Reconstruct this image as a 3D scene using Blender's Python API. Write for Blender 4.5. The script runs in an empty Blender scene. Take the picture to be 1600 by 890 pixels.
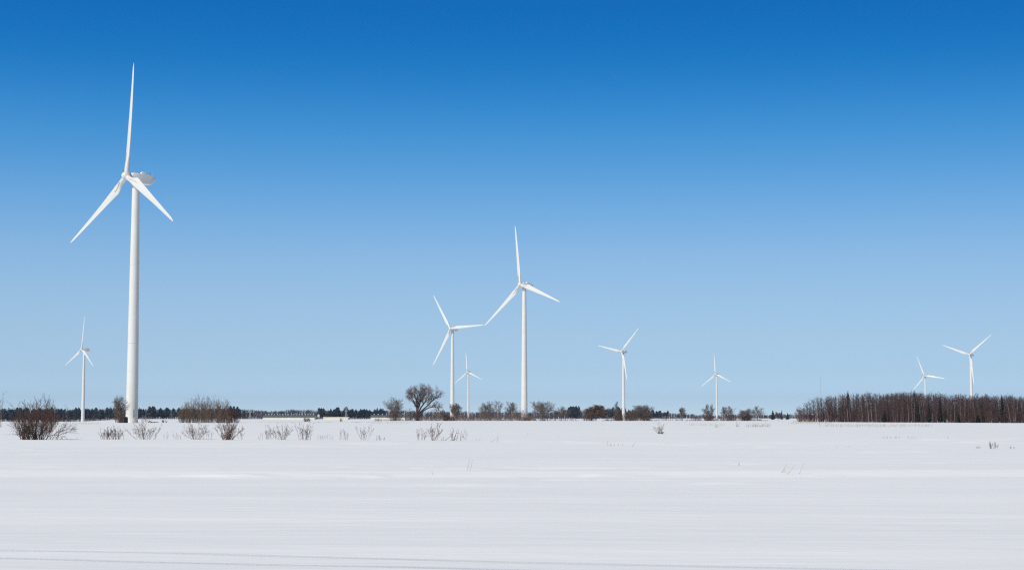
import bpy, math, random
import numpy as np
from mathutils import Vector, Matrix

# ------------------------------------------------------------------ camera
S = bpy.context.scene
COL = S.collection
F = 2600.0                      # focal length in photograph pixels (1600 wide)
EYE = 1.7
PITCH = math.atan(207.0 / F)
cam = bpy.data.cameras.new('camera')
cam.sensor_width = 36.0
cam.lens = 36.0 * F / 1600.0
cam.clip_start = 0.1
cam.clip_end = 30000
co = bpy.data.objects.new('camera', cam)
co.location = (0, 0, EYE)
co.rotation_euler = (math.pi / 2 + PITCH, 0, 0)
COL.objects.link(co)
S.camera = co

# ------------------------------------------------------------------ sky, sun, exposure
SUN_EL = math.radians(39)
SUN_AZ = math.radians(223)      # clockwise from +Y: behind the camera, to the left
sdir = Vector((math.sin(SUN_AZ) * math.cos(SUN_EL), math.cos(SUN_AZ) * math.cos(SUN_EL), math.sin(SUN_EL)))
W = bpy.data.worlds.new('World')
S.world = W
W.use_nodes = True
nt = W.node_tree
bg = nt.nodes['Background']
sky = nt.nodes.new('ShaderNodeTexSky')
sky.sky_type = 'NISHITA'
sky.sun_disc = False
sky.sun_elevation = SUN_EL
sky.sun_rotation = SUN_AZ
sky.altitude = 100
sky.air_density = 0.6
sky.dust_density = 0.0
sky.ozone_density = 4.0
# clear winter air: the blue deepens quickly with height above the horizon
wtc = nt.nodes.new('ShaderNodeTexCoord')
wsp = nt.nodes.new('ShaderNodeSeparateXYZ')
wrp = nt.nodes.new('ShaderNodeValToRGB')
nt.links.new(wtc.outputs['Generated'], wsp.inputs[0])
nt.links.new(wsp.outputs[2], wrp.inputs[0])
SKY = [(0.0, (0.848, 0.938, 1.109)), (0.0123, (0.808, 0.893, 1.056)), (0.0277, (0.814, 0.849, 0.934)), (0.0507, (0.931, 0.926, 0.929)), (0.0736, (1.01, 1.017, 0.98)), (0.0965, (0.985, 1.071, 1.045)), (0.1154, (0.846, 1.081, 1.098)), (0.1342, (0.674, 1.055, 1.144)), (0.1528, (0.48, 1.008, 1.159)), (0.1676, (0.343, 0.966, 1.175)), (0.1823, (0.232, 0.899, 1.172)), (0.1968, (0.146, 0.825, 1.154)), (0.2113, (0.073, 0.761, 1.132)), (0.2256, (0.047, 0.711, 1.122)), (0.2422, (0.031, 0.676, 1.102)), (0.3, (0.175, 0.678, 1.026)), (0.45, (0.32, 0.68, 0.95)), (0.8, (0.75, 0.88, 1.0))]
SKYK = 1.3
for i, (q, c) in enumerate(SKY):
    e = wrp.color_ramp.elements[i] if i < 2 else wrp.color_ramp.elements.new(q)
    e.position = q
    e.color = (*[v / SKYK for v in c], 1)
wmx = nt.nodes.new('ShaderNodeMix'); wmx.data_type = 'RGBA'; wmx.blend_type = 'MULTIPLY'; wmx.inputs[0].default_value = 1.0
nt.links.new(sky.outputs[0], wmx.inputs[6]); nt.links.new(wrp.outputs[0], wmx.inputs[7])
wsc = nt.nodes.new('ShaderNodeVectorMath'); wsc.operation = 'SCALE'; wsc.inputs[3].default_value = SKYK
# the sky is a little brighter away from the sun's side; even that out
wside = nt.nodes.new('ShaderNodeMapRange')
wside.inputs[1].default_value = -0.6; wside.inputs[2].default_value = 0.6
wside.inputs[3].default_value = 1.2; wside.inputs[4].default_value = 0.8
nt.links.new(wsp.outputs[0], wside.inputs[0])
wm2 = nt.nodes.new('ShaderNodeVectorMath'); wm2.operation = 'SCALE'
nt.links.new(wmx.outputs[2], wm2.inputs[0]); nt.links.new(wside.outputs[0], wm2.inputs[3])
nt.links.new(wm2.outputs[0], wsc.inputs[0])
nt.links.new(wsc.outputs[0], bg.inputs[0])
bg.inputs[1].default_value = 0.1
sl = bpy.data.lights.new('sun', 'SUN')
sl.energy = 4.0
sl.angle = math.radians(0.53)
sl.color = (1.0, 0.955, 0.83)
so = bpy.data.objects.new('sun', sl)
so.rotation_euler = sdir.to_track_quat('Z', 'Y').to_euler()
so.location = (-50, -30, 80)
COL.objects.link(so)
S.view_settings.view_transform = 'Standard'
S.view_settings.look = 'None'
S.view_settings.exposure = 0.0
S.view_settings.gamma = 1.0
S.cycles.use_denoising = False
S.cycles.use_adaptive_sampling = False
S.cycles.filter_width = 1.25

# ------------------------------------------------------------------ helpers
def at(px, py, D):
    """world point seen at pixel (px, py) of the 1600x890 photograph at depth y = D"""
    u, v = px - 800.0, 445.0 - py
    y = F * math.cos(PITCH) - v * math.sin(PITCH)
    z = F * math.sin(PITCH) + v * math.cos(PITCH)
    k = D / y
    return Vector((u * k, D, EYE + z * k))

def sstep(a, b, x):
    t = np.clip((x - a) / (b - a), 0, 1)
    return t * t * (3 - 2 * t)

def vnoise(x, y, seed=0):
    xi = np.floor(x); yi = np.floor(y)
    fx = x - xi; fy = y - yi
    fx = fx * fx * (3 - 2 * fx); fy = fy * fy * (3 - 2 * fy)
    def h(a, b):
        n = np.sin(a * 127.1 + b * 311.7 + seed * 74.7) * 43758.5453
        return n - np.floor(n)
    return (h(xi, yi) * (1 - fx) + h(xi + 1, yi) * fx) * (1 - fy) + (h(xi, yi + 1) * (1 - fx) + h(xi + 1, yi + 1) * fx) * fy

def ground(x, y):
    x = np.asarray(x, dtype=float); y = np.asarray(y, dtype=float)
    d = np.maximum(y, 1.0)
    u = x / d
    z = -3.0 * sstep(500, 2000, y) * sstep(-0.222, -0.265, u)
    # low bank where the near field ends, about 48 m out, and a second one before the bushes
    e1 = 47.5 + 1.4 * (vnoise(x * 0.06, x * 0 + 3.1, 5) - 0.5) + 0.5 * (vnoise(x * 0.25, x * 0 + 7.7, 6) - 0.5)
    z = z + 0.16 * sstep(0, 2.6, y - e1) * (1 - sstep(55, 105, y))
    e2 = 116 + 2.5 * (vnoise(x * 0.05, x * 0 + 1.1, 8) - 0.5)
    z = z + 0.12 * sstep(-22, 0, y - e2) * (1 - sstep(0, 14, y - e2))
    near = 1 - sstep(300, 900, y)
    z = z + near * 0.10 * (vnoise(x / 23.0, y / 13.0, 1) - 0.5)
    z = z + near * 0.030 * (vnoise(x / 7.0 + y * 0.03, y / 2.4, 2) - 0.5)
    fade = sstep(14, 24, y) * (1 - sstep(170, 330, y))
    sc = np.clip(y / 45.0, .5, 2.4)                 # drift ribs grow with the open field further out
    s1 = vnoise(x / 3.6 + y * 0.05, y / 1.2, 3) * 0.55 + vnoise(x / 1.3, y / 0.6, 4) * 0.45
    patch = vnoise(x / 15.0, y / 8.0, 9)
    z = z + fade * 0.085 * np.maximum(0, s1 - 0.64) * 3.0 * sstep(0.48, 0.72, patch)
    z = z + fade * 0.013 * (vnoise(x / 11.0 + y * .04, y / 1.1, 21) - 0.5) * sstep(.3, .7, vnoise(x / 31.0, y / 17.0, 22))
    z = z + (1 - sstep(60, 160, y)) * 0.012 * (vnoise(x / 1.4, y / 0.45, 12) - 0.5)
    return z

def gz(x, y):
    return float(ground(x, y))

def nmat(name):
    m = bpy.data.materials.new(name)
    m.use_nodes = True
    t = m.node_tree
    return m, t, t.nodes['Principled BSDF']

def ramp(t, c0, c1, p0=0.3, p1=0.7):
    r = t.nodes.new('ShaderNodeValToRGB')
    r.color_ramp.elements[0].position = p0
    r.color_ramp.elements[0].color = (*c0, 1)
    r.color_ramp.elements[1].position = p1
    r.color_ramp.elements[1].color = (*c1, 1)
    return r

def plant_mat(name, c0, c1, rough=0.85):
    """bark / needles: every twig gets its own shade between two colours"""
    m, t, b = nmat(name)
    g = t.nodes.new('ShaderNodeNewGeometry')
    r = ramp(t, c0, c1, 0.0, 1.0)
    t.links.new(g.outputs['Random Per Island'], r.inputs[0])
    n = t.nodes.new('ShaderNodeTexNoise')
    n.inputs['Scale'].default_value = 3.0
    n.inputs['Detail'].default_value = 4
    tc = t.nodes.new('ShaderNodeTexCoord')
    t.links.new(tc.outputs['Object'], n.inputs['Vector'])
    mx = t.nodes.new('ShaderNodeMix'); mx.data_type = 'RGBA'; mx.blend_type = 'MULTIPLY'
    mx.inputs[0].default_value = 0.6
    t.links.new(r.outputs[0], mx.inputs[6])
    rr = ramp(t, (0.55, 0.55, 0.55), (1.2, 1.2, 1.2))
    t.links.new(n.outputs[0], rr.inputs[0])
    t.links.new(rr.outputs[0], mx.inputs[7])
    t.links.new(mx.outputs[2], b.inputs['Base Color'])
    b.inputs['Roughness'].default_value = rough
    b.inputs['Specular IOR Level'].default_value = 0.2
    return m

def flat_mat(name, c, rough=0.5, var=0.08, scale=0.5, metallic=0.0):
    m, t, b = nmat(name)
    tc = t.nodes.new('ShaderNodeTexCoord')
    n = t.nodes.new('ShaderNodeTexNoise')
    n.inputs['Scale'].default_value = scale
    n.inputs['Detail'].default_value = 6
    t.links.new(tc.outputs['Object'], n.inputs['Vector'])
    r = ramp(t, tuple(x * (1 - var) for x in c), tuple(min(1, x * (1 + var)) for x in c))
    t.links.new(n.outputs[0], r.inputs[0])
    t.links.new(r.outputs[0], b.inputs['Base Color'])
    b.inputs['Roughness'].default_value = rough
    b.inputs['Metallic'].default_value = metallic
    return m

# ---- meshes
def np_mesh(name, V, Q, smooth=False, m=None):
    """V (n,3), Q (k, c) faces that all have c corners"""
    V = np.asarray(V, dtype=np.float32); Q = np.asarray(Q, dtype=np.int32)
    me = bpy.data.meshes.new(name)
    me.vertices.add(len(V)); me.vertices.foreach_set('co', V.ravel())
    c = Q.shape[1]
    me.loops.add(Q.size); me.loops.foreach_set('vertex_index', Q.ravel())
    me.polygons.add(len(Q))
    me.polygons.foreach_set('loop_start', np.arange(0, Q.size, c, dtype=np.int32))
    me.polygons.foreach_set('loop_total', np.full(len(Q), c, dtype=np.int32))
    if smooth:
        me.polygons.foreach_set('use_smooth', np.ones(len(Q), dtype=bool))
    me.update(calc_edges=True)
    me.validate()
    if m: me.materials.append(m)
    return me

def tube_mesh(name, segs, n, m, smooth=False):
    """segs: list of (p0, p1, r0, r1) or a tuple of arrays"""
    if isinstance(segs, tuple):
        P0, P1, R0, R1 = segs
    else:
        P0 = np.array([s[0][:] for s in segs]); P1 = np.array([s[1][:] for s in segs])
        R0 = np.array([s[2] for s in segs]); R1 = np.array([s[3] for s in segs])
    d = P1 - P0
    d = d / np.maximum(np.linalg.norm(d, axis=1, keepdims=True), 1e-9)
    ref = np.where(np.abs(d[:, 2:3]) < 0.9, np.array([[0, 0, 1.0]]), np.array([[1.0, 0, 0]]))
    a = np.cross(d, ref); a /= np.maximum(np.linalg.norm(a, axis=1, keepdims=True), 1e-9)
    b = np.cross(d, a)
    k = len(P0)
    V = np.zeros((k, 2, n, 3))
    for i in range(n):
        t = 2 * math.pi * i / n
        o = a * math.cos(t) + b * math.sin(t)
        V[:, 0, i] = P0 + o * R0[:, None]
        V[:, 1, i] = P1 + o * R1[:, None]
    base = np.arange(k)[:, None] * 2 * n
    i = np.arange(n)[None, :]; j = (np.arange(n)[None, :] + 1) % n
    Q = np.stack([base + i, base + j, base + n + j, base + n + i], axis=2).reshape(-1, 4)
    return np_mesh(name, V.reshape(-1, 3), Q, smooth, m)

def loft_mesh(name, rings, m, smooth=True, cap=True):
    k = len(rings); n = len(rings[0])
    me = bpy.data.meshes.new(name)
    V = [tuple(p) for r in rings for p in r]
    Fc = []
    for a in range(k - 1):
        for i in range(n):
            j = (i + 1) % n
            Fc.append((a * n + i, a * n + j, (a + 1) * n + j, (a + 1) * n + i))
    if cap:
        Fc.append(tuple(reversed(range(n))))
        Fc.append(tuple((k - 1) * n + i for i in range(n)))
    me.from_pydata(V, [], Fc)
    if smooth:
        for p in me.polygons:
            p.use_smooth = len(p.vertices) == 4
    me.update()
    me.materials.append(m)
    return me

def box_data(V, Fc, c, s):
    b = len(V)
    for dx in (-1, 1):
        for dy in (-1, 1):
            for dz in (-1, 1):
                V.append((c[0] + dx * s[0] / 2, c[1] + dy * s[1] / 2, c[2] + dz * s[2] / 2))
    for f in ((0, 1, 3, 2), (4, 6, 7, 5), (0, 4, 5, 1), (2, 3, 7, 6), (0, 2, 6, 4), (1, 5, 7, 3)):
        Fc.append(tuple(b + i for i in f))

def boxes_mesh(name, boxes, m):
    V, Fc = [], []
    for c, s in boxes: box_data(V, Fc, c, s)
    me = bpy.data.meshes.new(name)
    me.from_pydata(V, [], Fc); me.update(); me.materials.append(m)
    return me

def poly_mesh(name, V, Fc, m):
    me = bpy.data.meshes.new(name)
    me.from_pydata(V, [], Fc); me.update(); me.materials.append(m)
    return me

def link(name, me, parent=None, loc=None):
    o = bpy.data.objects.new(name, me)
    COL.objects.link(o)
    if parent: o.parent = parent
    if loc is not None: o.location = loc
    return o

def tag(o, label=None, cat=None, group=None, kind=None):
    if label: o['label'] = label
    if cat: o['category'] = cat
    if group: o['group'] = group
    if kind: o['kind'] = kind
    return o

def thing(name, label, cat, loc, rz=0.0, group=None):
    o = bpy.data.objects.new(name, None)
    o.empty_display_size = 0.5
    COL.objects.link(o)
    o.location = loc; o.rotation_euler = (0, 0, rz)
    return tag(o, label, cat, group)

def copy_tree(o, parent=None):
    c = o.copy(); COL.objects.link(c)
    if parent: c.parent = parent
    for ch in list(o.children): copy_tree(ch, c)
    return c

# ------------------------------------------------------------------ materials
def snow_mat():
    m, t, b = nmat('snow')
    tc = t.nodes.new('ShaderNodeTexCoord')
    mp = t.nodes.new('ShaderNodeMapping')
    mp.inputs['Scale'].default_value = (0.35, 1.6, 1.0)
    t.links.new(tc.outputs['Object'], mp.inputs['Vector'])
    n1 = t.nodes.new('ShaderNodeTexNoise'); n1.inputs['Scale'].default_value = 1.6; n1.inputs['Detail'].default_value = 9; n1.inputs['Roughness'].default_value = 0.62
    t.links.new(mp.outputs[0], n1.inputs['Vector'])
    mp2 = t.nodes.new('ShaderNodeMapping')
    mp2.inputs['Scale'].default_value = (0.03, 0.22, 1.0)
    t.links.new(tc.outputs['Object'], mp2.inputs['Vector'])
    n2 = t.nodes.new('ShaderNodeTexNoise'); n2.inputs['Scale'].default_value = 1.0; n2.inputs['Detail'].default_value = 5
    t.links.new(mp2.outputs[0], n2.inputs['Vector'])
    bp = t.nodes.new('ShaderNodeBump'); bp.inputs['Strength'].default_value = 0.55; bp.inputs['Distance'].default_value = 0.05
    t.links.new(n1.outputs[0], bp.inputs['Height'])
    bp2 = t.nodes.new('ShaderNodeBump'); bp2.inputs['Strength'].default_value = 0.5; bp2.inputs['Distance'].default_value = 0.25
    t.links.new(n2.outputs[0], bp2.inputs['Height'])
    t.links.new(bp.outputs[0], bp2.inputs['Normal'])
    t.links.new(bp2.outputs[0], b.inputs['Normal'])
    r = ramp(t, (0.85, 0.85, 0.835), (0.89, 0.888, 0.872), 0.35, 0.65)
    t.links.new(n2.outputs[0], r.inputs[0])
    t.links.new(r.outputs[0], b.inputs['Base Color'])
    b.inputs['Roughness'].default_value = 0.75
    b.inputs['Specular IOR Level'].default_value = 0.15
    return m
M_SNOW = snow_mat()
M_WHITE = flat_mat('turbine_paint', (0.675, 0.655, 0.61), 0.38, 0.035, 0.25)
M_BLADE = flat_mat('blade_gelcoat', (0.66, 0.64, 0.60), 0.32, 0.03, 0.3)
M_GREY = flat_mat('grey_rubber', (0.36, 0.35, 0.34), 0.6)
M_NAC = flat_mat('nacelle_paint', (0.74, 0.72, 0.69), 0.4, 0.06, 0.8)
M_GREY_STEEL = flat_mat('grey_steel', (0.45, 0.46, 0.47), 0.5, 0.1, 1.0)
M_BARK_GREY = plant_mat('grey_bark', (0.12, 0.092, 0.078), (0.24, 0.19, 0.16))
M_BARK_BROWN = plant_mat('brown_bark', (0.10, 0.062, 0.046), (0.22, 0.14, 0.10))
M_BARK_RED = plant_mat('red_brown_twigs', (0.08, 0.042, 0.032), (0.16, 0.085, 0.06))
M_WILLOW = plant_mat('willow_twigs', (0.11, 0.072, 0.048), (0.25, 0.17, 0.115))
M_DARK = plant_mat('dark_bark', (0.04, 0.028, 0.024), (0.10, 0.07, 0.058))
M_WOOD = plant_mat('wood_twigs', (0.060, 0.038, 0.036), (0.14, 0.086, 0.078))
M_BIRCH = plant_mat('birch_bark', (0.16, 0.13, 0.115), (0.34, 0.28, 0.25))
M_BARKDK = plant_mat('sapling_bark', (0.05, 0.035, 0.032), (0.12, 0.085, 0.078))
M_SPRUCE = plant_mat('spruce_needles', (0.007, 0.009, 0.007), (0.020, 0.022, 0.017))
M_PINE_FAR = plant_mat('conifer_needles', (0.010, 0.016, 0.018), (0.030, 0.042, 0.040))
M_FARWOOD = plant_mat('far_wood_bark', (0.06, 0.05, 0.055), (0.13, 0.105, 0.105))
M_STRAW = plant_mat('dry_straw', (0.30, 0.22, 0.13), (0.55, 0.44, 0.28))
M_STALK = plant_mat('grey_stalk', (0.20, 0.16, 0.13), (0.36, 0.30, 0.24))
M_CREAM = flat_mat('cream_siding', (0.72, 0.66, 0.54), 0.7, 0.06, 0.4)
M_GREENROOF = flat_mat('green_roof', (0.10, 0.14, 0.13), 0.55, 0.12, 0.3)
M_VENT = flat_mat('white_vent', (0.75, 0.76, 0.77), 0.5)
M_BROWNBOX = flat_mat('brown_paint', (0.045, 0.028, 0.022), 0.6, 0.2, 1.5)
M_WOODPOLE = flat_mat('pole_wood', (0.12, 0.09, 0.065), 0.8, 0.2, 2.0)
M_WIRE = flat_mat('wire', (0.05, 0.05, 0.05), 0.5)
M_MASTRED = flat_mat('mast_red', (0.35, 0.22, 0.20), 0.6)

# ------------------------------------------------------------------ the snowfield: one sheet to the horizon
def build_ground():
    ys = [-400, -200, -100, -50, -20, -5, 2, 6, 9, 11]
    y = 12.0
    while y < 9000:
        ys.append(y)
        step = y * y / (F * EYE) * 0.55
        y += min(max(0.10, min(step, 0.28)), 400) if y < 135 else max(0.28, y * 0.012)
    ys = np.array(ys)
    uin = np.linspace(-0.36, 0.36, 301)
    uo = np.array([0.40, 0.46, 0.55, 0.7, 0.9, 1.3, 2.0, 3.2])
    us = np.concatenate([-uo[::-1], uin, uo])
    Y, U = np.meshgrid(ys, us, indexing='ij')
    X = U * (np.maximum(Y, 0) + 60 + 2.0 * np.maximum(-Y, 0)) * np.where(np.abs(U) < 0.37, np.maximum(Y, 14) / (np.maximum(Y, 0) + 60 + 2.0 * np.maximum(-Y, 0)), 1.0)
    # keep columns monotonic: inner columns follow the view cone, outer ones open out
    Z = ground(X, Y)
    nr, nc = Y.shape
    V = np.stack([X, Y, Z], axis=2).reshape(-1, 3)
    r, c = np.meshgrid(np.arange(nr - 1), np.arange(nc - 1), indexing='ij')
    q = r * nc + c
    Q = np.stack([q, q + 1, q + nc + 1, q + nc], axis=2).reshape(-1, 4)
    o = link('snow_ground', np_mesh('snow_ground', V, Q, True, M_SNOW))
    tag(o, kind='structure')
build_ground()

# ------------------------------------------------------------------ wind turbines
RB = 38.6                       # rotor radius, metres
HUB_H = 81.0
TILT = math.radians(5)
OVERHANG = 3.6

def airfoil(chord, thick, n=14):
    pts = []
    for i in range(n):
        t = 2 * math.pi * i / n
        x = 0.5 * math.cos(t)                       # +x leading edge
        w = math.sin(t) * 0.5 * (0.55 + 0.9 * (x + 0.5)) * (1 if math.sin(t) > 0 else 0.75)
        pts.append((x * chord, w * thick))
    return pts

def blade_mesh():
    rings = []
    st = [0.9, 1.5, 2.2, 3.2, 4.4, 5.6, 6.8, 8.0, 10, 13, 16, 20, 24, 28, 31, 33.5, 36.0, 37.6, 38.3, 38.6]
    for s in st:
        if s < 2.3: ch, th, circ = 1.75, 1.75, 1.0
        else:
            k = min(1, (s - 2.2) / 4.8); k = k * k * (3 - 2 * k)
            circ = 1 - k
            if s <= 7.2: ch = 1.75 + (3.35 - 1.75) * k
            else: ch = 3.35 - (3.35 - 0.95) * ((s - 7.2) / 28.0) ** 0.8
            if s > 36.2: ch *= max(0.15, 1 - ((s - 36.2) / 2.4) ** 2.2)
            th = 1.75 * circ + (1 - circ) * ch * (0.34 - 0.16 * min(1, (s - 3) / 15))
        tw = math.radians(14 * max(0, 1 - s / 26.0) ** 1.3 + 1.0)
        off = -0.20 * ch * (1 - circ)               # pitch axis sits ahead of mid chord
        bend = -0.9 * (s / RB) ** 2.2               # pre-bend and cone, upwind is -y
        ring = []
        for (x, w) in airfoil(ch, th):
            if circ > 0:
                a = math.atan2(w / max(th, .01), x / max(ch, .01))
                cx, cw = 0.875 * math.cos(a), 0.875 * math.sin(a)
                x = x * (1 - circ) + cx * circ; w = w * (1 - circ) + cw * circ
            x += off
            xr = x * math.cos(tw) + w * math.sin(tw)
            yr = -x * math.sin(tw) + w * math.cos(tw)
            ring.append((xr, yr + bend, s))
        rings.append(ring)
    return loft_mesh('blade', rings, M_BLADE)

def strip_mesh():
    V, Fc = [], []
    n = 10
    for i in range(n + 1):
        s = 3.4 + 4.6 * i / n
        tw = math.radians(14 * max(0, 1 - s / 26.0) ** 1.3 + 1.0)
        k = min(1, (s - 2.2) / 4.8); k = k * k * (3 - 2 * k)
        ch = 1.75 + (3.35 - 1.75) * min(1, k); off = -0.2 * ch * k
        th = 1.75 * (1 - k) + k * ch * 0.30
        for x in (-0.07, 0.07):
            x0 = x + off - 0.10 * k
            w0 = -(0.875 * (1 - k) + k * th * 0.5 * 0.75 * 1.0) - 0.10
            V.append((x0 * math.cos(tw) + w0 * math.sin(tw), -x0 * math.sin(tw) + w0 * math.cos(tw), s))
            w1 = w0 + 0.25
            V.append((x0 * math.cos(tw) + w1 * math.sin(tw), -x0 * math.sin(tw) + w1 * math.cos(tw), s))
    for i in range(n):
        a, b = 4 * i, 4 * i + 4
        Fc += [(a, b, b + 2, a + 2), (a, a + 1, b + 1, b), (a + 2, b + 2, b + 3, a + 3)]
    return poly_mesh('stall_strip', V, Fc, M_GREY)

def rrect(w, h, cz, y, n=5, rad=0.45):
    pts = []
    for (sx, sz, a0) in ((1, 1, 0), (-1, 1, 90), (-1, -1, 180), (1, -1, 270)):
        for i in range(n):
            a = math.radians(a0 + 90 * i / (n - 1))
            r = min(rad, w / 2.2, h / 2.2)
            pts.append((sx * (w / 2 - r) + r * math.cos(a), y, cz + sz * (h / 2 - r) + r * math.sin(a)))
    return pts

def nacelle_mesh():
    R = [rrect(1.9, 1.9, 0.45, -2.3, 5, .6), rrect(2.4, 2.3, 0.35, -1.6, 5, .5), rrect(2.9, 2.9, 0.05, 0.0, 5, .4), rrect(3.1, 3.3, -0.2, 1.6, 5, .25),
         rrect(3.1, 3.2, -0.3, 3.2, 5, .22), rrect(3.05, 2.85, -0.42, 4.7, 5, .22), rrect(3.05, 2.75, -0.45, 5.1, 5, .22), rrect(2.8, 1.0, 0.3, 6.6, 5, .18), rrect(2.7, .9, 0.3, 6.64, 5, .15)]
    return loft_mesh('nacelle', R, M_NAC)

def hub_mesh():
    rings = []
    for i, (y, r) in enumerate(((0.95, 1.25), (0.6, 1.42), (0, 1.5), (-0.6, 1.42), (-1.1, 1.15), (-1.5, 0.75), (-1.72, 0.3), (-1.76, 0.05))):
        rings.append([(r * math.cos(2 * math.pi * k / 24), y, r * math.sin(2 * math.pi * k / 24)) for k in range(24)])
    return loft_mesh('hub', rings, M_BLADE)

def tower_mesh():
    rings = []
    H = HUB_H - 1.6
    for z, r in ((-8, 2.03), (0, 2.0), (13, 1.895), (25.9, 1.785), (26.0, 1.784), (26.01, 1.81), (26.2, 1.81), (26.21, 1.782), (26.3, 1.781), (40, 1.64), (51.9, 1.522), (52.0, 1.521), (52.01, 1.545), (52.2, 1.545), (52.21, 1.519), (52.3, 1.518), (66, 1.36), (H - .5, 1.225), (H - .4, 1.224), (H - .39, 1.36), (H, 1.36)):
        rings.append([(r * math.cos(2 * math.pi * k / 40), r * math.sin(2 * math.pi * k / 40), z) for k in range(40)])
    return loft_mesh('tower', rings, M_WHITE)

ME_BLADE, ME_STRIP, ME_NAC, ME_HUB, ME_TOWER = blade_mesh(), strip_mesh(), nacelle_mesh(), hub_mesh(), tower_mesh()
ME_HATCH = loft_mesh('roof_hatch', [rrect(2.3, .5, 1.60, 1.2, 5, .15), rrect(2.4, 1.0, 1.65, 1.6, 5, .2), rrect(2.4, 1.0, 1.6, 2.6, 5, .2), rrect(2.2, .5, 1.5, 3.6, 5, .15)], M_VENT)
ME_MAST = tube_mesh('wind_sensor', [((0.7, 5.6, 0.8), (0.7, 5.6, 2.6), .06, .05), ((-0.7, 5.6, 0.8), (-0.7, 5.6, 2.4), .06, .05),
    ((-0.95, 5.6, 2.1), (0.95, 5.6, 2.1), .05, .05), ((0.45, 5.6, 2.6), (0.95, 5.6, 2.6), .07, .07), ((-0.9, 5.4, 2.4), (-0.5, 6.0, 2.4), .07, .07)], 6, M_GREY_STEEL)
ME_DOOR = boxes_mesh('tower_door', [((0, -2.0, 2.2), (0.95, 0.12, 2.3)), ((0, -2.35, 0.95), (1.4, 0.8, 0.1))], M_GREY_STEEL)

def turbine(px, py, D, phi, label, yaw=-45.0):
    yaw = math.radians(yaw)
    hub = at(px, py, D)
    ax = Vector((math.sin(yaw), -math.cos(yaw), 0))       # horizontal rotor direction
    cx, cy = hub.x - ax.x * OVERHANG, hub.y - ax.y * OVERHANG
    base_z = hub.z - HUB_H - OVERHANG * math.sin(TILT)
    gzv = gz(cx, cy)
    t = thing('wind_turbine', label, 'wind turbine', (cx, cy, gzv), 0, 'wind turbines in the snowfield')
    tower = link('tower', ME_TOWER, t, (0, 0, base_z - gzv))
    top = base_z - gzv + HUB_H
    M = Matrix.Translation((0, 0, top)) @ Matrix.Rotation(yaw, 4, 'Z') @ Matrix.Rotation(-TILT, 4, 'X')
    M = M @ Matrix.Translation((0, 0, 0))
    n = link('nacelle', ME_NAC, t); n.matrix_local = Matrix.Translation((0, 0, top)) @ Matrix.Rotation(yaw, 4, 'Z') @ Matrix.Rotation(-TILT * .25, 4, 'X')
    h = link('roof_hatch', ME_HATCH, n); w = link('wind_sensor', ME_MAST, n)
    hb = link('hub', ME_HUB, t); hb.matrix_local = M @ Matrix.Translation((0, -OVERHANG, 0))
    for k in range(3):
        b = link('blade', ME_BLADE, t)
        b.matrix_local = M @ Matrix.Translation((0, -OVERHANG, 0)) @ Matrix.Rotation(math.radians(phi + 120 * k), 4, 'Y')
        if D < 1200: link('stall_strip', ME_STRIP, b)
    if D < 1200:
        d = link('tower_door', ME_DOOR, tower, (0, 0, 0.9)); d.rotation_euler = (0, 0, math.radians(35))
    return t

TURB = [      # hub pixel, depth, blade angle, yaw
    (197.7, 274.8, 547, -1.4, 'largest white wind turbine, standing nearest at the left of the snowfield', -47.3),
    (812.8, 444.4, 1038, -10.3, 'second largest white wind turbine with a tall tower behind the hedgerow at the centre', -45.4),
    (703.5, 513.2, 1544, -33.1, 'white wind turbine with one blade pointing level right, just right of the spreading bare tree', -33.9),
    (729.9, 580.8, 3091, -7.2, 'tiny white wind turbine between the two larger turbines at the centre', -35.4),
    (127.2, 545.2, 1916, 2.0, 'small white wind turbine alone at the far left, before the distant wood', -47.1),
    (971.1, 548.5, 2068, 42.6, 'white wind turbine with its lowest blade hanging along the tower, right of centre', -42.1),
    (1117.8, 584.3, 3034, -6.4, 'tiny white wind turbine between bare trees, left of the dense wood', -40.7),
    (1444.6, 586.7, 3041, -21.2, 'small white wind turbine half hidden behind the dense wood, the lower of two there', -29.5),
    (1514.7, 553.6, 2099, 50.0, 'taller of the two white wind turbines rising behind the dense wood at the right', -38.9),
]
for a in TURB: turbine(*a)

# ------------------------------------------------------------------ plants
def unit(rng):
    a = rng.uniform(0, 2 * math.pi); z = rng.uniform(-1, 1); s = math.sqrt(1 - z * z)
    return Vector((s * math.cos(a), s * math.sin(a), z))

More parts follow.
